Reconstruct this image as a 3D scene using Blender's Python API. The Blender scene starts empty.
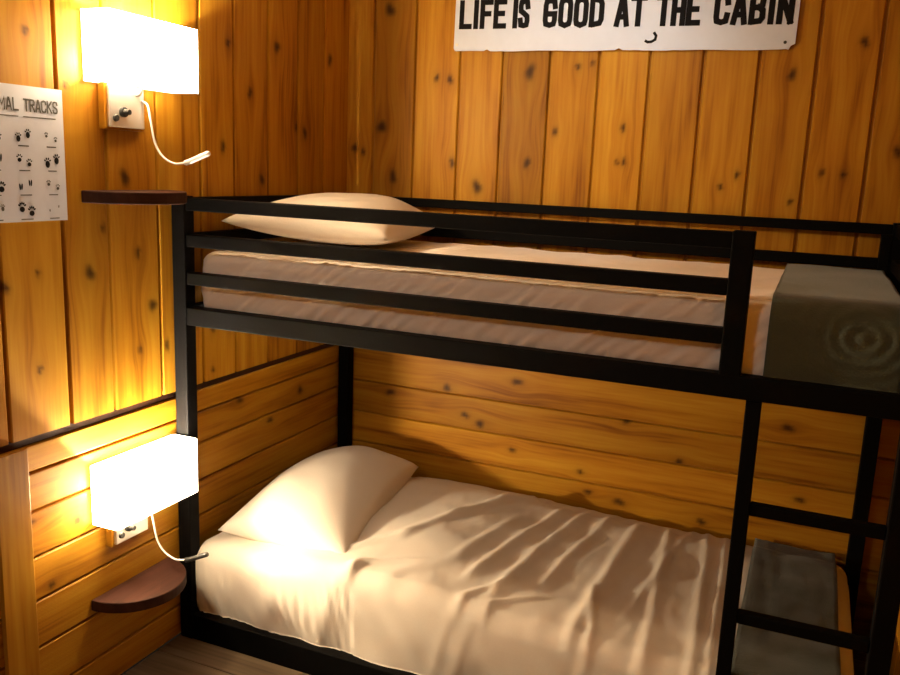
import bpy, bmesh, math, random
import numpy as np
from mathutils import Vector, Matrix, noise
random.seed(7)
sc = bpy.context.scene
C = sc.collection

# ---------------------------------------------------------------- materials
def new_mat(name):
    m = bpy.data.materials.new(name); m.use_nodes = True
    nt = m.node_tree; b = nt.nodes['Principled BSDF']
    return m, nt, b
def simple(name, col, rough=.6, metal=0., spec=.5, bump=None, sheen=0.):
    m, nt, b = new_mat(name)
    b.inputs['Base Color'].default_value = (*col, 1)
    b.inputs['Roughness'].default_value = rough
    b.inputs['Metallic'].default_value = metal
    b.inputs['Specular IOR Level'].default_value = spec
    if sheen: b.inputs['Sheen Weight'].default_value = sheen
    tc = nt.nodes.new('ShaderNodeTexCoord')
    n = nt.nodes.new('ShaderNodeTexNoise'); n.inputs['Scale'].default_value = (bump or (40, .1))[0]
    n.inputs['Detail'].default_value = 4
    nt.links.new(tc.outputs['Object'], n.inputs['Vector'])
    # slight natural variation of the colour
    mx = nt.nodes.new('ShaderNodeMix'); mx.data_type = 'RGBA'; mx.blend_type = 'MULTIPLY'
    mx.inputs['Factor'].default_value = .25
    mx.inputs[6].default_value = (*col, 1)
    nt.links.new(n.outputs['Color'], mx.inputs[7])
    rr = nt.nodes.new('ShaderNodeMapRange'); rr.inputs['To Min'].default_value = .8; rr.inputs['To Max'].default_value = 1.15
    nt.links.new(n.outputs['Fac'], rr.inputs['Value'])
    nt.links.new(rr.outputs['Result'], mx.inputs[7])
    nt.links.new(mx.outputs[2], b.inputs['Base Color'])
    bp = nt.nodes.new('ShaderNodeBump'); bp.inputs['Strength'].default_value = (bump or (40, .1))[1]
    bp.inputs['Distance'].default_value = .004
    nt.links.new(n.outputs['Fac'], bp.inputs['Height'])
    nt.links.new(bp.outputs['Normal'], b.inputs['Normal'])
    return m

def pine(name, light, mid, dark, knotc, rough=.45, uf=19., vf=1.6):
    """wood that reads three mesh attributes: gu (grain coordinate across), gv (along), brd (board number), knot"""
    m, nt, b = new_mat(name); N = nt.nodes; L = nt.links
    def attr(n):
        a = N.new('ShaderNodeAttribute'); a.attribute_name = n; return a.outputs['Fac']
    def math_(op, a, bb):
        x = N.new('ShaderNodeMath'); x.operation = op
        for i, q in enumerate((a, bb)):
            if hasattr(q, 'links'): L.new(q, x.inputs[i])
            else: x.inputs[i].default_value = q
        return x.outputs[0]
    gu, gv, brd, knot = attr('gu'), attr('gv'), attr('brd'), attr('knot')
    def vec(su, sv, so):
        c = N.new('ShaderNodeCombineXYZ')
        L.new(math_('MULTIPLY', gu, su), c.inputs[0]); L.new(math_('MULTIPLY', gv, sv), c.inputs[1]); L.new(math_('MULTIPLY', brd, so), c.inputs[2])
        return c.outputs[0]
    n1 = N.new('ShaderNodeTexNoise'); n1.inputs['Scale'].default_value = 1; n1.inputs['Detail'].default_value = 3; n1.inputs['Roughness'].default_value = .6
    L.new(vec(uf, vf, 13.7), n1.inputs['Vector'])
    n2 = N.new('ShaderNodeTexNoise'); n2.inputs['Scale'].default_value = 1; n2.inputs['Detail'].default_value = 2
    L.new(vec(uf*5, vf*1.3, 5.1), n2.inputs['Vector'])
    s = math_('ADD', math_('MULTIPLY', n1.outputs['Fac'], .7), math_('MULTIPLY', n2.outputs['Fac'], .3))
    cr = N.new('ShaderNodeValToRGB'); e = cr.color_ramp.elements
    e[0].position = .3; e[0].color = (*dark, 1); e[1].position = .68; e[1].color = (*light, 1)
    x = e.new(.47); x.color = (*mid, 1)
    L.new(s, cr.inputs[0])
    wn = N.new('ShaderNodeTexWhiteNoise'); wn.noise_dimensions = '1D'; L.new(brd, wn.inputs['W'])
    tint = N.new('ShaderNodeMapRange'); tint.inputs['To Min'].default_value = .74; tint.inputs['To Max'].default_value = 1.15
    L.new(wn.outputs['Value'], tint.inputs['Value'])
    mt = N.new('ShaderNodeMix'); mt.data_type = 'RGBA'; mt.blend_type = 'MULTIPLY'; mt.inputs['Factor'].default_value = 1
    L.new(cr.outputs[0], mt.inputs[6]); L.new(tint.outputs[0], mt.inputs[7])
    mk = N.new('ShaderNodeMix'); mk.data_type = 'RGBA'
    L.new(knot, mk.inputs['Factor']); L.new(mt.outputs[2], mk.inputs[6]); mk.inputs[7].default_value = (*knotc, 1)
    L.new(mk.outputs[2], b.inputs['Base Color'])
    b.inputs['Specular IOR Level'].default_value = .14
    b.inputs['Roughness'].default_value = rough
    bp = N.new('ShaderNodeBump'); bp.inputs['Strength'].default_value = .25; bp.inputs['Distance'].default_value = .002
    L.new(s, bp.inputs['Height']); L.new(bp.outputs['Normal'], b.inputs['Normal'])
    return m

PINE = pine('pine_boards', (.50, .262, .020), (.40, .170, .010), (.19, .060, .0035), (.024, .006, .002))
WALNUT = pine('dark_wood', (.075, .028, .017), (.05, .018, .011), (.03, .011, .007), (.02, .01, .006), .6)
FLOORM = pine('floor_boards', (.2, .145, .095), (.13, .09, .055), (.055, .038, .024), (.04, .025, .016), .45, 18., 1.2)
BLACK = simple('black_metal', (.0028, .0025, .0025), .6, .0, .05, (90, .15))
CHROME = simple('brushed_chrome', (.8, .79, .78), .34, .8, .5, (20, .02))
WHITEM = simple('white_plastic', (.8, .78, .75), .35)
DARKP = simple('dark_plastic', (.03, .03, .03), .4)
SHEET = simple('white_cotton', (.70, .63, .55), .85, 0, .2, (260, .12), .1)
SHEETU = simple('lightened_white_cotton', (.90, .83, .78), .85, 0, .2, (260, .12), .1)  # white cotton again, lightened to stand in for light on the upper bunk
SHEET2 = simple('mattress_ticking', (.7, .62, .56), .9, 0, .2, (200, .2))
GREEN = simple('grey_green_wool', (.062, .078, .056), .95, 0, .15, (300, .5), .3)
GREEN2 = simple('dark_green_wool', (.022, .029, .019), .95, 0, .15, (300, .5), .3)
PAPER = simple('paper', (.60, .64, .76), .8, 0, .1)
INK = simple('black_ink', (.008, .008, .01), .7, 0, .1)
GREYINK = simple('grey_ink', (.09, .09, .09), .8, 0, .05)
SIGNW = simple('white_painted_tin', (.66, .75, .95), .5, 0, .5, (30, .15))
PLASTER = simple('plain_ceiling', (.55, .38, .2), .8)

def shade_mat(strength, sheer):
    m, nt, b = new_mat('glowing_linen_shade')
    b.inputs['Base Color'].default_value = (.85, .78, .66, 1)
    b.inputs['Roughness'].default_value = .9
    tc = nt.nodes.new('ShaderNodeTexCoord')
    n = nt.nodes.new('ShaderNodeTexNoise'); n.inputs['Scale'].default_value = 250
    nt.links.new(tc.outputs['Object'], n.inputs['Vector'])
    cr = nt.nodes.new('ShaderNodeValToRGB')
    cr.color_ramp.elements[0].color = (1, .88, .68, 1); cr.color_ramp.elements[1].color = (1, .92, .74, 1)
    nt.links.new(n.outputs['Fac'], cr.inputs[0])
    nt.links.new(cr.outputs[0], b.inputs['Emission Color'])
    b.inputs['Emission Strength'].default_value = strength
    # sheer weave: part of the bulb's light passes straight through the cloth
    tr = nt.nodes.new('ShaderNodeBsdfTransparent'); tr.inputs[0].default_value = (1, .93, .82, 1)
    mx = nt.nodes.new('ShaderNodeMixShader'); mx.inputs[0].default_value = sheer
    out = [n_ for n_ in nt.nodes if n_.type == 'OUTPUT_MATERIAL'][0]
    nt.links.new(b.outputs[0], mx.inputs[1]); nt.links.new(tr.outputs[0], mx.inputs[2]); nt.links.new(mx.outputs[0], out.inputs['Surface'])
    return m
def emis(name, col, s):
    m, nt, b = new_mat(name)
    b.inputs['Base Color'].default_value = (.8, .8, .8, 1)
    b.inputs['Emission Color'].default_value = (*col, 1); b.inputs['Emission Strength'].default_value = s
    return m
# the bulb sits close behind the front panel and nearer the left end, so those panels glow more than the right end
LAMP_MATS = [([shade_mat(24., .5), shade_mat(3., .04), shade_mat(16., .35)], emis('warm_bulb', (1, .85, .62), 8600.)), ([shade_mat(17., .55), shade_mat(4., .06), shade_mat(22., .35)], emis('warm_bulb', (1, .89, .70), 10500.))]

# ---------------------------------------------------------------- helpers
def link(o, mat, parent=None):
    C.objects.link(o)
    if mat is not None:
        for mm in (mat if isinstance(mat, (list, tuple)) else [mat]): o.data.materials.append(mm)
    if parent: o.parent = parent
    return o
def obj(name, bm, mat, parent=None, smooth=False, bevel=0, offset=None):
    if offset is not None: bmesh.ops.translate(bm, verts=bm.verts, vec=[-q for q in offset])
    bmesh.ops.recalc_face_normals(bm, faces=bm.faces)
    me = bpy.data.meshes.new(name); bm.to_mesh(me); bm.free()
    if smooth: me.polygons.foreach_set('use_smooth', [True]*len(me.polygons))
    o = bpy.data.objects.new(name, me); link(o, mat, parent)
    if offset is not None and not parent: o.location = offset
    if bevel:
        b = o.modifiers.new('bevel', 'BEVEL'); b.width = bevel; b.segments = 2; b.limit_method = 'ANGLE'
    return o
def box(bm, a, b):
    x0, y0, z0 = a; x1, y1, z1 = b
    v = [bm.verts.new(p) for p in ((x0,y0,z0),(x1,y0,z0),(x1,y1,z0),(x0,y1,z0),(x0,y0,z1),(x1,y0,z1),(x1,y1,z1),(x0,y1,z1))]
    for f in ((0,3,2,1),(4,5,6,7),(0,1,5,4),(1,2,6,5),(2,3,7,6),(3,0,4,7)): bm.faces.new([v[i] for i in f])
def bx(a, b):
    bm = bmesh.new(); box(bm, a, b); return bm
def tube(bm, pts, rad, seg=10, cap=True):
    pts = [Vector(p) for p in pts]; rings = []
    up = Vector((0, 0, 1)) if abs((pts[1]-pts[0]).normalized().z) < .9 else Vector((0, 1, 0))
    for i, p in enumerate(pts):
        d = (pts[min(i+1, len(pts)-1)]-pts[max(i-1, 0)]).normalized()
        s = d.cross(up).normalized(); t = s.cross(d)
        r = rad[i] if isinstance(rad, (list, tuple)) else rad
        rings.append([bm.verts.new(p+s*r*math.cos(2*math.pi*k/seg)+t*r*math.sin(2*math.pi*k/seg)) for k in range(seg)])
    for a, b in zip(rings, rings[1:]):
        for k in range(seg): bm.faces.new((a[k], a[(k+1) % seg], b[(k+1) % seg], b[k]))
    if cap: bm.faces.new(rings[0][::-1]); bm.faces.new(rings[-1])
def prism(bm, poly, z0, z1, plane='xy'):
    f = {'xy': lambda a, b, c: (a, b, c), 'yz': lambda a, b, c: (c, a, b), 'xz': lambda a, b, c: (a, c, b)}[plane]
    lo = [bm.verts.new(f(a, b, z0)) for a, b in poly]; hi = [bm.verts.new(f(a, b, z1)) for a, b in poly]
    n = len(poly)
    bm.faces.new(lo); bm.faces.new(hi[::-1])
    for i in range(n): bm.faces.new((lo[i], lo[(i+1) % n], hi[(i+1) % n], hi[i]))
def smoothpath(pts, n=8):
    out = []; P = [Vector(p) for p in pts]; P = [P[0]]+P+[P[-1]]
    for i in range(1, len(P)-2):
        for k in range(n):
            t = k/n; a, b, c, d = P[i-1:i+3]
            out.append(.5*((2*b)+(c-a)*t+(2*a-5*b+4*c-d)*t*t+(3*b-a-3*c+d)*t**3))
    out.append(P[-2]); return out
def thing(name, label, cat, loc=(0,0,0), group=None):
    o = bpy.data.objects.new(name, None); C.objects.link(o); o.location = loc; o.empty_display_size = .05
    return tag(o, label, cat, group)
def tag(o, label, cat, group=None):
    o['label'] = label; o['category'] = cat
    if group: o['group'] = group
    return o
def struct(o): o['kind'] = 'structure'; return o

# ---------------------------------------------------------------- boarded surfaces
KL = [(-1.492,1.223,.011),(-1.587,1.197,.019),(-1.328,1.208,.026),(-1.153,1.249,.018),(-1.1,1.093,.025),(-1.501,.98,.014),(-1.157,.97,.012),(-1.046,.965,.019),(-1.278,1.324,.012),(-.833,.984,.02),(-.836,.846,.013),(-.48,1.898,.026),(-.631,1.734,.021),(-.772,1.556,.02),(-.567,1.455,.021),(-.357,1.642,.022),(-.742,1.873,.017),(-.138,1.9,.024),(-.305,1.624,.023),(-1.193,1.456,.027),(-1.382,1.681,.014),(-1.406,.543,.021),(-1.557,.592,.014),(-.697,.712,.018),(-.327,.664,.023),(-.522,.595,.019),(-1.501,.396,.015),(-1.491,1.793,.016),(-.978,1.305,.013)]
KB = [(.035,1.584,.024),(.072,1.57,.016),(.153,1.667,.032),(.207,1.478,.028),(.176,2.097,.032),(.38,1.849,.016),(.434,1.842,.019),(.455,1.54,.019),(.752,1.55,.022),(.744,1.868,.03),(.919,1.884,.015),(.971,1.896,.011),(.85,1.662,.015),(.561,1.455,.03),(1.093,1.68,.015),(1.081,1.564,.011),(1.105,1.565,.014),(1.484,1.535,.014),(1.434,1.494,.014),(1.619,1.853,.021),(1.817,1.949,.021),(1.657,1.456,.014),(1.741,1.552,.014),(1.803,1.548,.014),(1.949,1.623,.021),(.762,.73,.023),(.554,.567,.02),(.22,.613,.021),(.619,.54,.024),(.472,.666,.024),(1.19,.642,.019),(1.387,.52,.019),(1.186,.328,.023),(.757,.457,.016),(1.484,.311,.019),(1.031,.417,.015),(1.067,.344,.016),(1.733,.702,.022),(1.798,.456,.019)]
def grid_cols(edges, step, g=.0035):
    """columns across boards: list of (coordinate, depth, board)"""
    out = []
    for i, (a, b) in enumerate(zip(edges, edges[1:])):
        n = max(2, int((b-a)/step))
        out.append((a, 1., i)); out.append((a+g*.6, 1., i)); out.append((a+g, .25, i)); out.append((a+g+.003, 0., i))
        for k in range(1, n): out.append((a+g+.003+(b-a-2*g-.006)*k/n, 0., i))
        out.append((b-g-.003, 0., i)); out.append((b-g, .25, i)); out.append((b-g*.6, 1., i))
    out.append((edges[-1], 1., len(edges)-2))
    return out
class Boards:
    """collects boarded patches into one mesh; axis: 0 = left-type wall in the yz plane, 1 = back wall in xz, 2 = floor in xy"""
    def __init__(s): s.v = []; s.f = []; s.gu = []; s.gv = []; s.br = []; s.kn = []; s.off = 0
    def patch(s, fn, edges, lo, hi, knots=(), across_first=True, ustep=.01, vstep=.01, depth=.011, b0=0, g=.0035):
        cols = grid_cols(edges, ustep, g); rows = np.linspace(lo, hi, max(2, int((hi-lo)/vstep)+1))
        U = np.array([c[0] for c in cols]); D = np.array([c[1] for c in cols]); Bd = np.array([c[2] for c in cols])+b0
        UU, VV = np.meshgrid(U, rows, indexing='ij'); DD = np.repeat(D[:, None], len(rows), 1)*depth
        K = np.zeros_like(UU); GU = UU.copy()
        for ku, kv, r in knots:
            if not (edges[0]-.02 < ku < edges[-1]+.02 and lo-.1 < kv < hi+.1): continue
            du, dv = UU-ku, VV-kv
            same = np.ones_like(UU)
            for i, (a, b) in enumerate(zip(edges, edges[1:])):
                if a <= ku < b: same = (np.repeat(Bd[:, None], len(rows), 1) == i+b0).astype(float)
            ang = np.arctan2(dv, du); wob = 1+.18*np.sin(2*ang+ku*50)+.1*np.sin(3*ang+kv*70)
            e = (du/(r*.64*wob))**2+(dv/(r*.92*wob))**2
            K = np.maximum(K, same*(np.exp(-e**1.5)*.92))
            K = np.maximum(K, same*.22*np.exp(-((du/(r*1.0))**2+(dv/(r*1.7))**2)))
            GU -= same*du*.75*np.exp(-((du/(r*2.2))**2+(dv/(r*3.6))**2))
        base = len(s.v)
        pts = [fn(u, v, d) for u, v, d in zip(UU.ravel(), VV.ravel(), DD.ravel())]
        s.v += pts; s.gu += list(GU.ravel()); s.gv += list(VV.ravel()); s.br += list(np.repeat(Bd, len(rows))); s.kn += list(K.ravel())
        nr = len(rows)
        for i in range(len(U)-1):
            for j in range(nr-1):
                a = base+i*nr+j; s.f.append((a, a+nr, a+nr+1, a+1))
    def build(s, name, mat, flip=False):
        me = bpy.data.meshes.new(name)
        me.from_pydata(s.v, [], [t[::-1] for t in s.f] if flip else s.f)
        for n, dat in (('gu', s.gu), ('gv', s.gv), ('brd', s.br), ('knot', s.kn)):
            a = me.attributes.new(n, 'FLOAT', 'POINT'); a.data.foreach_set('value', np.array(dat, dtype=np.float32))
        o = bpy.data.objects.new(name, me); return link(o, mat)
def wood_attrs(o, ax_u=1, ax_v=0, brd=1., skew=True):
    me = o.data; n = len(me.vertices); co = np.empty(n*3, dtype=np.float32); me.vertices.foreach_get('co', co); co = co.reshape(-1, 3)
    for nm, dat in (('gu', co[:, ax_u]+co[:, 2]*.3*(ax_u != 2 and skew)), ('gv', co[:, ax_v]), ('brd', np.full(n, brd)), ('knot', np.zeros(n))):
        a = me.attributes.new(nm, 'FLOAT', 'POINT'); a.data.foreach_set('value', np.ascontiguousarray(dat, dtype=np.float32))
    return o

ZT = .808      # height where upright boards stop and lying boards begin
ZC = 2.45      # ceiling
XR = 2.075     # right wall
YF = -4.2      # wall behind the viewer
# back wall
W = Boards()
ev = [-.012, .113, .291, .473, .641, .818, .994, 1.168, 1.344, 1.518, 1.689, 1.867, XR]
eh = [0, .12, .25, .38, .511, .645, ZT-.012]
W.patch(lambda u, v, d: (u, d, v), ev, ZT, ZC, KB, g=.0056)
W.patch(lambda u, v, d: (v, d, u), eh, 0, XR, [(k[1], k[0], k[2]) for k in KB], b0=40)
struct(W.build('wall_back', PINE))
# left wall
W = Boards()
el = [-1.965, -1.78, -1.597, -1.410, -1.256, -1.068, -.88, -.715, -.53, -.35, -.175, .012]
W.patch(lambda u, v, d: (-d, u, v), el, ZT+.006, ZC, KL, b0=80, g=.0046)
W.patch(lambda u, v, d: (-d, v, u), [0, .105, .24, .372, .492, .618, .722, ZT-.012], -1.565, 0, [(k[1], k[0], k[2]) for k in KL], b0=120)
W.patch(lambda u, v, d: (-d, u, v), [YF+.0, -3.6, -3.4, -3.2, -3.0, -2.8, -2.6, -2.38, -2.17, -1.965], ZT+.006, ZC, [], b0=140, ustep=.08, vstep=.3)
W.patch(lambda u, v, d: (-d, v, u), [0, .105, .24, .372, .492, .618, .722, ZT-.012], YF, -1.565, [], b0=160, ustep=.05, vstep=.3)
struct(W.build('wall_left', PINE, True))
# right wall and wall behind the viewer
W = Boards()
W.patch(lambda u, v, d: (XR+d, u, v), [YF]+[YF+.2*i for i in range(1, 21)]+[0], 0, ZC, [(-.2, .5, .02), (-.3, 1.1, .02)], b0=200, ustep=.08, vstep=.2)
struct(W.build('wall_right', PINE))
W = Boards()
W.patch(lambda u, v, d: (u, YF-d, v), [i*XR/12 for i in range(13)], 0, ZC, [], b0=240, ustep=.08, vstep=.3)
struct(W.build('wall_front', PINE))
W = Boards()
W.patch(lambda u, v, d: (v, u, -d), [YF+.14*i for i in range(31)], 0, XR, [], b0=300, ustep=.05, vstep=.06, depth=.004, g=.002)
struct(W.build('floor', FLOORM))
struct(obj('ceiling', bx((0, YF, ZC), (XR, 0, ZC+.03)), PLASTER))
# backing of the dark gap, and the upright trim board at the lower left
t = struct(obj('trim_1', bx((-.014, YF, ZT-.014), (-.006, 0, ZT+.008)), WALNUT)); wood_attrs(t, 2, 1)
t = struct(obj('trim_2', bx((.0, -.0003, ZT-.0135), (XR, .010, ZT+.001)), WALNUT)); t.location.y = .006; wood_attrs(t, 2, 0)
bm = bx((0, -1.655, 0), (.014, -1.562, ZT-.014))
t = struct(obj('trim_3', bm, PINE, bevel=.002)); wood_attrs(t, 1, 2, 33., False)
t = struct(obj('baseboard_left', bx((0, YF, 0), (.016, -1.66, .12)), WALNUT)); wood_attrs(t, 2, 1)

# ---------------------------------------------------------------- bunk bed
L0, L1, YB, YN, H = .03, 1.985, -.032, -1.0, 1.408
zA, zB, zCc, zD = 1.385, 1.279, 1.167, 1.054
bed = thing('bunk_bed', 'black square-tube metal bunk bed with guard rails and a ladder, in the cabin corner', 'bunk bed', (1.0, -.5, 0))
def bpart(name, a, b, bev=.003):
    bm = bx(a, b); bmesh.ops.translate(bm, verts=bm.verts, vec=(-1.0, .5, 0))
    return obj(name, bm, BLACK, bed, bevel=bev)
h = .023
for x in (L0, L1):
    for y in (YB, YN):
        bpart('post', (x-h, y-h, 0.0), (x+h, y+h, H))
def xrail(name, x0, x1, y, z, hh=.0185, w=.016): bpart(name, (x0, y-w, z-hh), (x1, y+w, z+hh))
def yrail(name, x, y0, y1, z, hh=.0185, w=.016): bpart(name, (x-w, y0, z-hh), (x+w, y1, z+hh))
XG = 1.600
for z in (zA, zB, zCc): xrail('guard_rail', L0+h, XG-h+.001, YN, z)
bpart('guard_rail_upright', (XG-h, YN-.019, zD+.02), (XG+h+.002, YN+.019, zA+.022))
xrail('side_rail', L0+h, L1-h, YN, zD, .027, .02)
xrail('side_rail', L0+h, L1-h, YB, zD, .027, .02)
xrail('back_guard_rail', L0+h, L1-h, YB, zA+.002, .016)
xrail('back_guard_rail', L0+h, L1-h, YB, zB+.001, .017)
for x in (L0, L1):
    yrail('end_rail', x, YN+h, YB-h, zD, .027)
    yrail('end_guard_rail', x, YN+h, YB-h, zA); yrail('end_guard_rail', x, YN+h, YB-h, zB)
    yrail('base_end_rail', x, YN+h, YB-h, .043, .043)
xrail('base_side_rail', L0+h, L1-h, YN, .043, .043, .02)
xrail('base_side_rail', L0+h, L1-h, YB, .043, .043, .02)
for zz in (zD-.014, .046):
    for k in range(11):
        x = L0+.12+k*.172
        bpart('slat', (x-.03, YN+.02, zz-.008), (x+.03, YB-.02, zz+.006), .002)
XL = 1.660
bpart('ladder_rail', (XL-.017, YN-.016, .0), (XL+.017, YN+.016, zD-.027))
for z in (.767, .494, .222): bpart('ladder_rung', (XL+.017, YN-.013, z-.0145), (L1-h, YN+.013, z+.0145))
for y in (YB, YN):
    bpart('corner_bracket', (L1-.052, y-.026, 1.245), (L1-h+.001, y+.026, 1.372), .002)

# ---------------------------------------------------------------- soft goods
def nz(x, y, z, s, seed=0.): return noise.noise(Vector((x*s+seed, y*s+seed*1.7, z*s-seed)))
def ridge(x, y, x0, y0, x1, y1, w, amp, asym=1.):
    dx, dy = x1-x0, y1-y0; L = math.hypot(dx, dy); t = ((x-x0)*dx+(y-y0)*dy)/(L*L)
    s = ((x-x0)*-dy+(y-y0)*dx)/L
    ww = w*asym if s > 0 else w
    fade = 1.
    if t < 0: fade = math.exp(-(t*L/.06)**2)
    if t > 1: fade = math.exp(-((t-1)*L/.06)**2)
    return amp*fade*math.exp(-(s/ww)**2)

def softbox(name, lo, hi, r, mat, disp=None, step=.012, parent=None):
    """rounded box of cloth with per-point displacement along the normal"""
    lo, hi = Vector(lo), Vector(hi); c = (lo+hi)/2; hs = (hi-lo)/2
    bm = bmesh.new(); vm = {}
    n = [max(4, int(round((hi[i]-lo[i])/step))) for i in range(3)]
    def V(i, j, k):
        key = (i, j, k)
        if key in vm: return vm[key]
        p = Vector((lo.x+(hi.x-lo.x)*i/n[0], lo.y+(hi.y-lo.y)*j/n[1], lo.z+(hi.z-lo.z)*k/n[2]))
        q = p-c; inner = Vector([max(-(hs[a]-r), min(hs[a]-r, q[a])) for a in range(3)])
        d = q-inner
        if d.length > 1e-9:
            nrm = d.normalized(); pos = inner+nrm*r
        else: nrm = Vector((0,0,1)); pos = q
        pos = pos+c
        if disp: pos = pos+nrm*disp(pos, nrm)
        vm[key] = bm.verts.new(pos); return vm[key]
    for a in range(3):
        b, cc = [(1, 2), (0, 2), (0, 1)][a]
        for e in (0, n[a]):
            for i in range(n[b]):
                for j in range(n[cc]):
                    def k(x, y):
                        t = [0, 0, 0]; t[a] = e; t[b] = x; t[cc] = y; return V(*t)
                    bm.faces.new((k(i, j), k(i+1, j), k(i+1, j+1), k(i, j+1)))
    return obj(name, bm, mat, parent, smooth=True, offset=None)

def drape(name, x0, x1, y0, y1, ztop, r, mat, over, drop, zfun, side=None, step=.012, thick=.008):
    """a cloth lying on a flat top and hanging over its edges. over=(left,right,front,back) lengths hanging"""
    oL, oR, oF, oB = over
    ax = np.linspace(x0-oL, x1+oR, int((x1-x0+oL+oR)/step)+1); ay = np.linspace(y0-oF, y1+oB, int((y1-y0+oF+oB)/step)+1)
    bm = bmesh.new(); G = []
    for a in ax:
        row = []
        for b in ay:
            ix0, ix1 = (x0+r if oL else x0), (x1-r if oR else x1)
            iy0, iy1 = (y0+r if oF else y0), (y1-r if oB else y1)
            ox = a-max(ix0, min(ix1, a)); oy = b-max(iy0, min(iy1, b))
            q = math.hypot(ox, oy); px, py = a-ox, b-oy
            if q < 1e-6:
                p = Vector((a, b, ztop+zfun(a, b)))
            else:
                d = Vector((ox/q, oy/q, 0)); qq = min(q, drop+r*(math.pi/2-1))
                if qq < r*math.pi/2: hz, dz = r*math.sin(qq/r), r*(1-math.cos(qq/r))
                else: hz, dz = r, r+qq-r*math.pi/2
                w = min(1, dz/max(drop, .01))
                p = Vector((px, py, ztop-dz+zfun(px, py)*(1-w)))+d*hz
                if side: p += d*side(p.x, p.y, p.z, w)
            row.append(bm.verts.new(p))
        G.append(row)
    for i in range(len(ax)-1):
        for j in range(len(ay)-1): bm.faces.new((G[i][j], G[i+1][j], G[i+1][j+1], G[i][j+1]))
    o = obj(name, bm, mat, None, smooth=True)
    s = o.modifiers.new('solid', 'SOLIDIFY'); s.thickness = thick; s.offset = -1
    return o

def pillow(name, corners, thick, mat, seed=0., n=44, puff=1., tilt=None):
    """corners A,B,C,D (front-left, front-right, back-right, back-left) as seam points; a closed plump cushion"""
    A, B, Cc, D = [Vector(p) for p in corners]; bm = bmesh.new(); top = []; bot = []
    for i in range(n+1):
        rt, rb = [], []
        for j in range(n+1):
            u, v = i/n, j/n
            # edges bow inward between the corners
            uu = 2*u-1; vv = 2*v-1
            iu = uu*(1-.055*(1-vv*vv)); iv = vv*(1-.045*(1-uu*uu))
            U, Vv = (iu+1)/2, (iv+1)/2
            p = A*(1-U)*(1-Vv)+B*U*(1-Vv)+Cc*U*Vv+D*(1-U)*Vv
            e = max(0, (1-uu**2))**.42*max(0, (1-vv**2))**.42
            e = e*(1+.10*puff*nz(U, Vv, 0, 2.4, seed))+.018*puff*e*nz(U*1.0, Vv*2., 0, 6, seed+3)
            edge = i in (0, n) or j in (0, n)
            t = p+Vector((0, 0, thick*.62*e)); b = p-Vector((0, 0, thick*.38*e))
            if tilt: t += tilt(U, Vv)*(0 if edge else 1)
            vt = bm.verts.new(t); rt.append(vt); rb.append(vt if edge else bm.verts.new(b))
        top.append(rt); bot.append(rb)
    for i in range(n):
        for j in range(n):
            bm.faces.new((top[i][j], top[i+1][j], top[i+1][j+1], top[i][j+1]))
            bm.faces.new((bot[i][j], bot[i][j+1], bot[i+1][j+1], bot[i+1][j]))
    return obj(name, bm, mat, None, smooth=True)

# lower bunk ------------------------------------------------------
m = softbox('mattress', (.06, -.965, .056), (1.95, -.06, .268), .045, SHEET2, None, .04)
tag(m, 'thin mattress of the lower bunk, lying low in the black base frame', 'mattress', None)
folds = [
 (.52,-.86,.66,-.70,.022,.011,1.6),(.66,-.70,.74,-.50,.022,.013,1.8),(.74,-.50,.83,-.27,.024,.022,1.8),(.83,-.27,.93,-.12,.03,.02,1.6),
 (1.10,-.12,1.02,-.86,.020,.014,1.7),(1.02,-.20,.93,-.80,.018,.012,1.6),(1.29,-.12,1.27,-.95,.024,.016,1.7),(1.19,-.15,1.13,-.7,.018,.011,1.5),
 (1.39,-.12,1.46,-.96,.020,.013,1.6),(1.52,-.10,1.58,-.96,.018,.011,1.5),(1.58,-.10,1.62,-.96,.014,.010,1.4),(1.46,-.10,1.38,-.8,.016,.009,1.4),
 (.53,-.99,.61,-.93,.009,.014,2.2),(.61,-.93,.74,-.86,.012,.010,2.0),
 (.93,-.97,1.02,-.84,.012,.010,1.4),(.98,-.98,1.12,-.86,.010,.010,1.3),(1.33,-.98,1.27,-.74,.014,.012,1.4),
 (.36,-.97,.46,-.80,.012,.006,1.5),(.20,-.97,.27,-.9,.010,.005,1.3),(.90,-.45,.86,-.72,.02,.008,1.5),(.75,-.9,.85,-.8,.03,.008,1.5)]
def duvz(x, y):
    z = .012*nz(x, y, 0, 3.5, 2.)+.005*nz(x, y, 0, 9, 5.)
    for a in folds: z += ridge(x, y, *a[:4], a[4]*.7, a[5]*.8, a[6])
    fine = min(1, max(0, (x-.75)/.3)); q = x-(y+.1)*.16*(1.6-x)*2
    z += fine*(.0032*nz(q*1., y*.12, 0, 30, 3)+.0045*abs(nz(q, y*.2, 0, 13, 8)))+.0012*nz(x, y*.5, 0, 40, 6)
    z += .020*math.exp(-((x-.35)/.35)**2-((y+.7)/.35)**2)                 # loft under and by the pillow
    z += .030*math.exp(-((x-.80)/.30)**2-((y+.60)/.30)**2)
    z += .018*math.exp(-((x-1.2)/.5)**2)+.034/(1+math.exp((x-.98)/.09))/(1+math.exp((.36-x)/.04))
    z -= .020*max(0, (y+.22)/.18)                                          # tucked down along the wall
    if y > -.16: z -= .012
    return z
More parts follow.
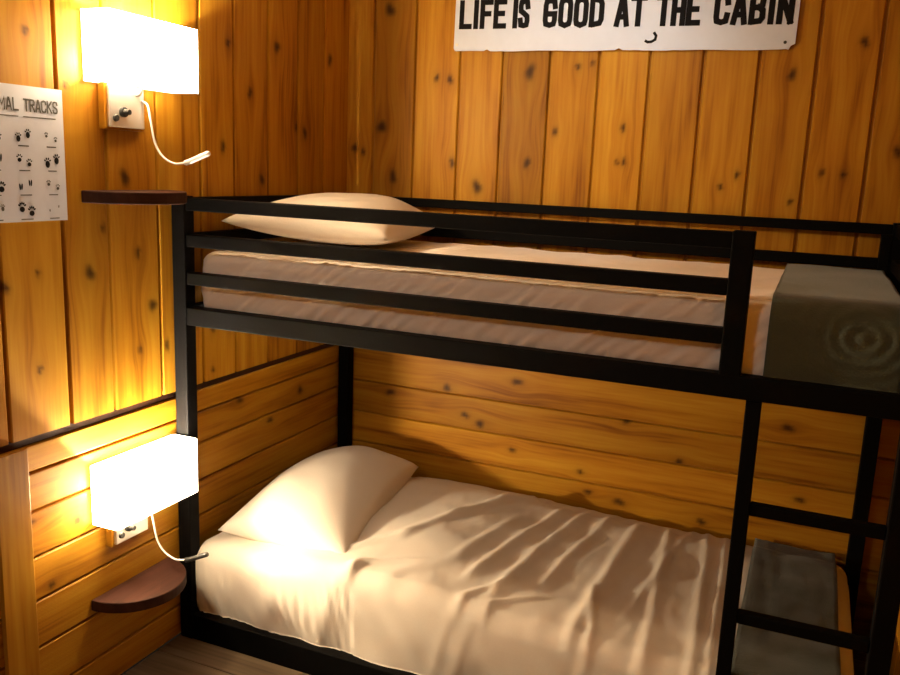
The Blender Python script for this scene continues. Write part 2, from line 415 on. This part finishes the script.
def duvside(x, y, z, w):
    s = .012*nz(x, 0, z, 7, 1)*w+.006+.012*math.sin(math.pi*min(1, w))
    if x < .62: s += (.004*math.sin(x*190+9*nz(x, 0, z, 8, 2)+z*40)*abs(nz(x, 0, z, 9, 4))*2+.006*nz(x+z*.4, 0, z*.3, 26, 4))*w
    else: s += .010*nz(x+z*.8, 0, z*.35, 14, 4)*w
    for a in folds:
        if a[1] < -.95 or a[3] < -.95: s += .2*ridge(x+(.28-z)*.25, min(y, -.95)*0-.97, *a)
    return max(-.006, s)
d = drape('duvet', .052, 1.958, -.985, -.052, .300, .05, SHEET, (.0, .2, .25, 0.), .215, duvz, duvside, .009, .012)
tag(d, 'rumpled cream-white duvet spread over the lower bunk and hanging over its front', 'duvet')
pl = pillow('pillow', [(.085,-.93,.345),(.555,-.915,.335),(.400,-.085,.350),(.062,-.10,.345)], .185, SHEET, 1.3, tilt=lambda u, v: Vector((0, 0, .045*math.sin(math.pi*v)*(1-u)*min(1, u*8))))
tag(pl, 'large white pillow lying on the lower bunk against the left wall, brightly lit', 'pillow')
def blz(x, y): return duvz(x, y)*.8+.006*nz(x, y, 0, 6, 9)
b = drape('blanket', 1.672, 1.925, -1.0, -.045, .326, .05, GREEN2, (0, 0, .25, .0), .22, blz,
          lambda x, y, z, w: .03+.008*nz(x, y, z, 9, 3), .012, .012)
tag(b, 'dark grey-green wool blanket folded across the foot of the lower bunk, behind the ladder', 'blanket')

# upper bunk ------------------------------------------------------
def umd(p, n):
    d = .006*nz(p.x, p.y, p.z, 5, 3)
    if abs(n.y) > .4 or abs(n.x) > .6:
        q = p.x-p.z*1.1
        d += .009*abs(n.y)*abs(nz(q, 0, p.z*.35, 24, 7))+.0065*nz(q*1.4, 0, p.z*.3, 50, 2)*abs(n.y)*(.6+nz(p.x, 0, 0, 4, 8))
    if n.z > .3:
        d += .004*nz(p.x*1.5, p.y, 0, 9, 6)+.020*math.exp(-((p.x-.68)/.10)**2)*math.exp(-((p.y+.45)/.3)**2)
        d += .008*math.exp(-((p.x-1.3)/.15)**2)*math.exp(-((p.y+.35)/.25)**2)
    return d
m = softbox('mattress', (.058, -.974, 1.052), (1.955, -.06, 1.247), .045, SHEETU, umd, .007)
tag(m, 'mattress under a wrinkled white fitted sheet on the upper bunk, seen between the guard rails', 'mattress')
pu = pillow('pillow', [(.070,-.875,1.332),(.585,-.76,1.300),(.47,-.12,1.315),(.08,-.14,1.32)], .145, SHEET, 4.1,
            tilt=lambda u, v: Vector((0, 0, .02*math.sin(math.pi*u))))
tag(pu, 'white pillow at the left end of the upper bunk, behind the top guard rail', 'pillow')
def bu(x, y): return .004*nz(x, y, 0, 6, 1)
def bside(x, y, z, w):
    r = math.hypot(x-1.865, (z-1.19)*1.15)
    return .006+.0036*math.sin(r*210)*math.exp(-(r/.11)**2)+.003*nz(x, y, z, 9, 3)
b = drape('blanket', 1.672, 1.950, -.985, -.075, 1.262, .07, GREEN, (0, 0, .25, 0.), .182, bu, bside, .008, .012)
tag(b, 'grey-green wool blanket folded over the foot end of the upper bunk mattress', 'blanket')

# ---------------------------------------------------------------- sconces
DIFF = shade_mat(1.6, .22); DIFF.name = 'added_diffuser_film'
def sconce(yc, zs0, zs1, zb, label, head_dark, mats, hb):
    """zs0, zs1: lower and upper rim of the shade; zb: underside of the mounting block (world heights)"""
    SHADE, BULB = mats
    t = thing('wall_lamp', label, 'wall lamp', (0, yc, zb), 'reading sconces on the left wall')
    a, b = zs0-zb, zs1-zb
    p = obj('mounting_block', bx((.0005, -.113, .0), (.022, .027, .118)), PINE, t, bevel=.002); wood_attrs(p, 1, 2, 7.)
    obj('back_plate', bx((.022, -.105, .006), (.032, .020, .114)), CHROME, t, bevel=.003)
    bm = bmesh.new(); tube(bm, smoothpath([(.030, -.01, .095), (.040, -.005, .100), (.046, .0, a+.02), (.048, -.005, a+.10), (.050, -.045, a+.128), (.050, -.065, a+.128)]), .006)
    obj('arm', bm, CHROME, t, smooth=True)
    bm = bmesh.new(); tube(bm, [(.032, -.060, .046), (.040, -.060, .046), (.041, -.060, .046), (.056, -.060, .046)], [.013, .013, .008, .007], 16)
    obj('switch_knob', bm, DARKP, t)
    bm = bmesh.new(); tube(bm, [(.032, -.086, .030), (.038, -.086, .030)], [.010, .008], 12)
    obj('socket_outlet', bm, DARKP, t)
    bm = bmesh.new(); bmesh.ops.create_uvsphere(bm, u_segments=12, v_segments=8, radius=.021); bmesh.ops.translate(bm, verts=bm.verts, vec=(.050, -.07, a+hb))
    obj('bulb', bm, BULB, t, smooth=True)
    bm = bmesh.new(); tube(bm, [(.050, -.07, a+hb+.02), (.050, -.07, a+hb+.055)], .013, 16)
    obj('bulb_socket', bm, WHITEM, t)
    bm = bmesh.new(); x0, x1, y0, y1, r = .004, .100, -.168, .168, .012; ring = []
    for cx, cy, a0 in ((x1-r, y1-r, 0), (x0+r, y1-r, 90), (x0+r, y0+r, 180), (x1-r, y0+r, 270)):
        for k in range(4):
            an = math.radians(a0+k*30); ring.append((cx+r*math.cos(an), cy+r*math.sin(an)))
    lo = [bm.verts.new((p_, q, a)) for p_, q in ring]; hi = [bm.verts.new((p_, q, b)) for p_, q in ring]
    for i in range(len(ring)): bm.faces.new((lo[i], lo[(i+1) % 16], hi[(i+1) % 16], hi[i]))
    bm.faces.ensure_lookup_table()
    for fc in bm.faces:
        c_ = fc.calc_center_median(); fc.material_index = 0 if c_.x > x1-.006 else (2 if c_.y < y0+.006 else 1)
    s = obj('lamp_shade', bm, SHADE, t); sm = s.modifiers.new('s', 'SOLIDIFY'); sm.thickness = .002
    bm = bmesh.new(); tube(bm, [(.050, -.165, a+.128), (.050, .165, a+.128)], .0018, 6)
    obj('shade_spider', bm, CHROME, t)
    obj('added_diffuser', bx((x0+.004, y0+.004, a+.003), (x1-.004, y1-.004, a+.005)), DIFF, t)  # unseen panel, added to hold back the bulb's light falling downward
    bm = bmesh.new()
    g = smoothpath([(.032, 0.01, .080), (.046, 0.016, .070), (.052, 0.02, .030), (.056, 0.03, -.028), (.075, 0.038, -.064), (.11, 0.044, -.082), (.145, 0.05, -.078)], 8)
    tube(bm, g, .003, 8); gn = obj('gooseneck', bm, WHITEM, t, smooth=True)
    bm = bmesh.new(); tube(bm, smoothpath([(.140, 0.049, -.080), (.158, 0.052, -.074), (.190, 0.058, -.060), (.214, 0.062, -.050)], 4), [.004]+[.0075]*11+[.006], 12)
    obj('reading_light_head', bm, DARKP if head_dark else WHITEM, gn, smooth=True)
    return t
sconce(-1.166, 1.697, 1.868, 1.582, 'upper white box-shaded wall sconce, lit, above the half-round shelf and beside the poster', False, LAMP_MATS[0], .062)
sconce(-1.199, .517, .684, .428, 'lower white box-shaded wall sconce, lit, beside the pillow of the lower bunk', True, LAMP_MATS[1], .058)

# ---------------------------------------------------------------- half-round shelves
def shelf(z, yc, rad, label, cutx=1.):
    bm = bmesh.new(); n = 28
    poly = [(rad*math.sin(math.pi*k/n)*cutx, -rad*math.cos(math.pi*k/n)) for k in range(n+1)]
    prism(bm, poly, -.032, 0)
    o = obj('wall_shelf', bm, WALNUT, bevel=.003); o.location = (.0006, yc, z); wood_attrs(o, 0, 1, 4.)
    return tag(o, label, 'shelf', 'half-round dark wall shelves')
shelf(1.424, -1.19, .158, 'upper dark brown half-round wall shelf, level with the top of the bunk post')
shelf(.292, -1.22, .155, 'lower dark brown half-round wall shelf, below the lower sconce')

# ---------------------------------------------------------------- lettering
LET = {  # strokes on a 0..1 (wide) by 0..1 (high) cell; a stencil-like condensed face
 'L': [[(0,1),(0,0)],[(0,0),(1,0)]], 'I': [[(.5,1),(.5,0)]], 'F': [[(0,1),(0,0)],[(0,1),(1,1)],[(0,.52),(.8,.52)]],
 'E': [[(0,1),(0,0)],[(0,1),(1,1)],[(0,.52),(.8,.52)],[(0,0),(1,0)]],
 'S': [[(1,.78),(.9,.97),(.5,1.),(.1,.97),(0,.8),(.05,.6),(.5,.5),(.95,.38),(1,.2),(.9,.03),(.5,0),(.1,.03),(0,.22)]],
 'G': [[(1,.76),(.92,.95),(.5,1),(.08,.95),(0,.8),(0,.2),(.08,.05),(.5,0),(.92,.05),(1,.2),(1,.46),(.55,.46)]],
 'O': [[(.38,1),(.08,.95),(0,.8),(0,.2),(.08,.05),(.38,0)],[(.62,1),(.92,.95),(1,.8),(1,.2),(.92,.05),(.62,0)]],
 'D': [[(0,1),(0,0)],[(.22,1),(.85,.95),(1,.8),(1,.2),(.85,.05),(.22,0)]],
 'A': [[(0,0),(.42,1)],[(.58,1),(1,0)],[(.2,.28),(.8,.28)]], 'T': [[(.5,1),(.5,0)],[(-.05,1),(1.05,1)]],
 'H': [[(0,1),(0,0)],[(1,1),(1,0)],[(0,.5),(1,.5)]], 'C': [[(1,.74),(.92,.95),(.5,1),(.08,.95),(0,.8),(0,.2),(.08,.05),(.5,0),(.92,.05),(1,.26)]],
 'B': [[(0,1),(0,0)],[(.18,1),(.8,.97),(.95,.82),(.9,.6),(.6,.53),(.18,.53)],[(.6,.53),(.98,.42),(1,.15),(.8,.03),(.18,0)]],
 'N': [[(0,0),(0,1)],[(0,1),(1,0)],[(1,0),(1,1)]], 'M': [[(0,0),(0,1),(.5,.35),(1,1),(1,0)]],
 'R': [[(0,0),(0,1)],[(0,1),(.8,.97),(1,.8),(.9,.58),(0,.5)],[(.45,.5),(1,0)]], 'K': [[(0,0),(0,1)],[(1,1),(0,.42)],[(.25,.55),(1,0)]]}
def stroke(bm, pts, w, z, f):
    """flat ribbon along pts with mitred joints, in a plane mapped by f(a, b, depth)"""
    P = [Vector((p[0], p[1])) for p in pts]; L_, R_ = [], []
    for i, p in enumerate(P):
        if i == 0: d = (P[1]-P[0]).normalized(); nn = Vector((-d.y, d.x)); s = 1
        elif i == len(P)-1: d = (P[-1]-P[-2]).normalized(); nn = Vector((-d.y, d.x)); s = 1
        else:
            d0 = (P[i]-P[i-1]).normalized(); d1 = (P[i+1]-P[i]).normalized(); t = (d0+d1).normalized(); nn = Vector((-t.y, t.x)); s = 1/max(.5, abs(nn.dot(Vector((-d0.y, d0.x)))))
        e = Vector((0, 0))
        if i == 0: e = -(P[1]-P[0]).normalized()*w*.5
        if i == len(P)-1: e = (P[-1]-P[-2]).normalized()*w*.5
        L_.append(bm.verts.new(f(*(p+e+nn*w*.5*s), z))); R_.append(bm.verts.new(f(*(p+e-nn*w*.5*s), z)))
    for i in range(len(P)-1): bm.faces.new((L_[i], L_[i+1], R_[i+1], R_[i]))
def word(bm, text, a0, a1, zb, ht, w, f, z, gapf=.42, dirn=1):
    """text between a0 and a1; narrow I counts less"""
    wid = [(.25 if c == 'I' else 1.) for c in text]; tot = sum(wid)+gapf*(len(text)-1)
    span = (a1-a0)-w*1.0
    unit = span/tot; a = a0+w*.5
    for c, k in zip(text, wid):
        for s in LET[c]:
            pts = [(a+(x*unit if c != 'I' else k*unit*.5), zb+w*.5+y*(ht-w)) for x, y in s]
            z += -.00004 if f(0, 0, 1)[1] == 1 else .00004     # every stroke a hair proud of the last
            stroke(bm, pts, w, z, f)
        a += (k+gapf)*unit

# ---------------------------------------------------------------- sign
SX0, SX1, SZ0, SZ1 = .449, 1.618, 1.938, 2.192
sg = thing('wall_sign', 'long white tin sign lettered LIFE IS GOOD AT THE CABIN, high on the back wall', 'sign', (SX0, 0, SZ0+.004)); sg.rotation_euler = (0, .0115, 0)
bm = bmesh.new(); nx = 90; Wd = SX1-SX0; Hh = SZ1-SZ0
def sedge(x):  # slightly chipped lower edge
    return .0012*math.sin(x*23)+.0025*max(0, nz(x, 0, 0, 30, 2))+(.006 if abs(x-.13) < .004 or abs(x-.61) < .006 else 0)
poly = [(Wd*i/nx, sedge(Wd*i/nx)) for i in range(nx+1)]
poly = [(0, .010), (.003, .003), (.010, .0)]+[p for p in poly if .01 < p[0] < Wd-.02]+[(Wd-.018, 0), (Wd-.012, .012), (Wd, .018), (Wd, Hh-.01), (Wd-.01, Hh), (.01, Hh), (0, Hh-.01)]
prism(bm, poly, -.012, -.008, 'xz'); obj('sign_panel', bm, SIGNW, sg)
f = lambda a, b_, z: (a-SX0, z, b_-SZ0)
bm = bmesh.new()
for wd, a, b_ in (('LIFE', .466, .648), ('IS', .668, .735), ('GOOD', .783, 1.0), ('AT', 1.036, 1.142), ('THE', 1.176, 1.320), ('CABIN', 1.360, 1.604)):
    word(bm, wd, a, b_, 2.014, .100, .0185, f, -.0127, .66)
o = obj('lettering', bm, INK, sg); o['label'] = 'black block capitals'
bm = bmesh.new()
stroke(bm, [(1.176, 1.992), (1.182, 1.984), (1.180, 1.972), (1.168, 1.965), (1.156, 1.964), (1.150, 1.967)], .009, -.0127, f)
o = obj('curl_mark', bm, INK, sg); o['label'] = 'small dark curl mark'
for xx in (.012, Wd-.03):
    for zz in (.022, Hh-.022):
        bm = bmesh.new(); tube(bm, [(xx, -.0075, zz), (xx, -.0145, zz)], .005, 12); obj('screw', bm, DARKP if xx > .5 else CHROME, sg)

# ---------------------------------------------------------------- poster of tracks
PY0, PY1, PZ0, PZ1 = -1.632, -1.396, 1.350, 1.667
po = thing('poster', 'white animal tracks chart pinned flat to the left wall beside the upper sconce', 'poster', (0, PY0, PZ0))
obj('sheet', bx((.0006, 0, 0), (.003, PY1-PY0, PZ1-PZ0)), PAPER, po)
f = lambda a, b_, z: (z, a, b_)
bm = bmesh.new()
word(bm, 'ANIMAL', .010, .108, .258, .030, .0042, f, .0036); word(bm, 'TRACKS', .122, .220, .258, .030, .0042, f, .0036)
o = obj('title', bm, GREYINK, po); o['label'] = 'grey capital title'
bm = bmesh.new()
for a, b_ in ((.02, .105), (.12, .212)): stroke(bm, [(a, .246), (b_, .246)], .0022, .0036, f)
o = obj('subtitle_line', bm, GREYINK, po)
def blob(bm, a, b_, ra, rb, rot=0, n=12):
    vs = []
    for k in range(n):
        t = 2*math.pi*k/n; u, v = ra*math.cos(t), rb*math.sin(t)
        vs.append(bm.verts.new((.0038, a+u*math.cos(rot)-v*math.sin(rot), b_+u*math.sin(rot)+v*math.cos(rot))))
    bm.faces.new(vs)
rnd = random.Random(3)
sizes = [[.9, .95, .6], [1., .9, 1.1], [1.25, .85, .7], [.7, 1.2, .35]]
for r in range(4):
    for c in range(3):
        s = sizes[r][c]; cy = .036+c*.080; cz = .196-r*.0575+.006; 
        for sd, dz in ((-1, -.004 if (r+c) % 2 else .004), (1, .005 if (r+c) % 2 else -.006)):
            py, pz = cy+sd*.0135, cz+dz; bm = bmesh.new()
            kind = (r*3+c) % 4
            if kind == 3 or (r, c) == (2, 1):          # hoof: two slim halves
                blob(bm, py-.0032*s, pz, .0026*s, .0095*s, .1); blob(bm, py+.0032*s, pz, .0026*s, .0095*s, -.1)
            else:
                blob(bm, py, pz-.003*s, .0062*s, (.0055 if kind != 1 else .008)*s)
                nt = 4 if kind != 2 else 5
                for q in range(nt):
                    an = math.radians(150-120*q/(nt-1)); blob(bm, py+.0078*s*math.cos(an), pz+.001+.0085*s*math.sin(an), .0019*s, .003*s, an-math.pi/2, 8)
            obj('track_mark', bm, INK if s > .8 else GREYINK, po)
        bmc = bmesh.new(); a = .011+.005*rnd.random(); stroke(bmc, [(cy-a, cz-.0235), (cy+a, cz-.0235)], .0026, .0036, f)
        obj('caption', bmc, GREYINK, po)

# ---------------------------------------------------------------- light
def spot(name, loc, target, power, col, size, blend, rad):
    l = bpy.data.lights.new(name, 'SPOT'); l.energy = power; l.color = col; l.spot_size = math.radians(size); l.spot_blend = blend; l.shadow_soft_size = rad
    o = bpy.data.objects.new(name, l); C.objects.link(o); o.location = loc
    o.rotation_euler = (Vector(target)-Vector(loc)).to_track_quat('-Z', 'Y').to_euler(); return o
def area(name, loc, rot, sx, sy, power, col):
    l = bpy.data.lights.new(name, 'AREA'); l.shape = 'RECTANGLE'; l.size = sx; l.size_y = sy; l.energy = power; l.color = col
    o = bpy.data.objects.new(name, l); C.objects.link(o); o.location = loc; o.rotation_euler = rot; return o
spot('ceiling_spot_lamp', (1.0, -1.0, 2.40), (.95, 0, 1.72), 22, (1, .92, .78), 66, 1., .06)
area('fill_light', (.32, -3.3, 2.35), (math.radians(48), 0, math.radians(-14)), .3, .3, 10, (1, .86, .68))  # unseen fill, added to brighten the front of the upper mattress
w = bpy.data.worlds.new('dim_room'); sc.world = w; w.use_nodes = True
w.node_tree.nodes['Background'].inputs[0].default_value = (.9, .7, .5, 1); w.node_tree.nodes['Background'].inputs[1].default_value = .01

# ---------------------------------------------------------------- camera
F, PIT, YAW, ROL = 847.77, -.194251, .400865, .0408634
cx, cy, cz = 1.748053, -3.000887, 1.511522
d = Vector((-math.sin(YAW)*math.cos(PIT), math.cos(YAW)*math.cos(PIT), math.sin(PIT))); r = Vector((math.cos(YAW), math.sin(YAW), 0)); u = r.cross(d)
r2 = r*math.cos(ROL)+u*math.sin(ROL); u2 = -r*math.sin(ROL)+u*math.cos(ROL)
cam = bpy.data.cameras.new('camera'); cam.sensor_width = 36; cam.lens = F*36/900; cam.clip_start = .05
co = bpy.data.objects.new('camera', cam); C.objects.link(co)
M = Matrix((( r2.x, u2.x, -d.x, cx), (r2.y, u2.y, -d.y, cy), (r2.z, u2.z, -d.z, cz), (0, 0, 0, 1)))
co.matrix_world = M; sc.camera = co
vs = sc.view_settings; sc.display_settings.display_device = 'sRGB'
vs.view_transform = 'Standard'; vs.look = 'None'; vs.gamma = 1; vs.use_curve_mapping = False; vs.exposure = -.04
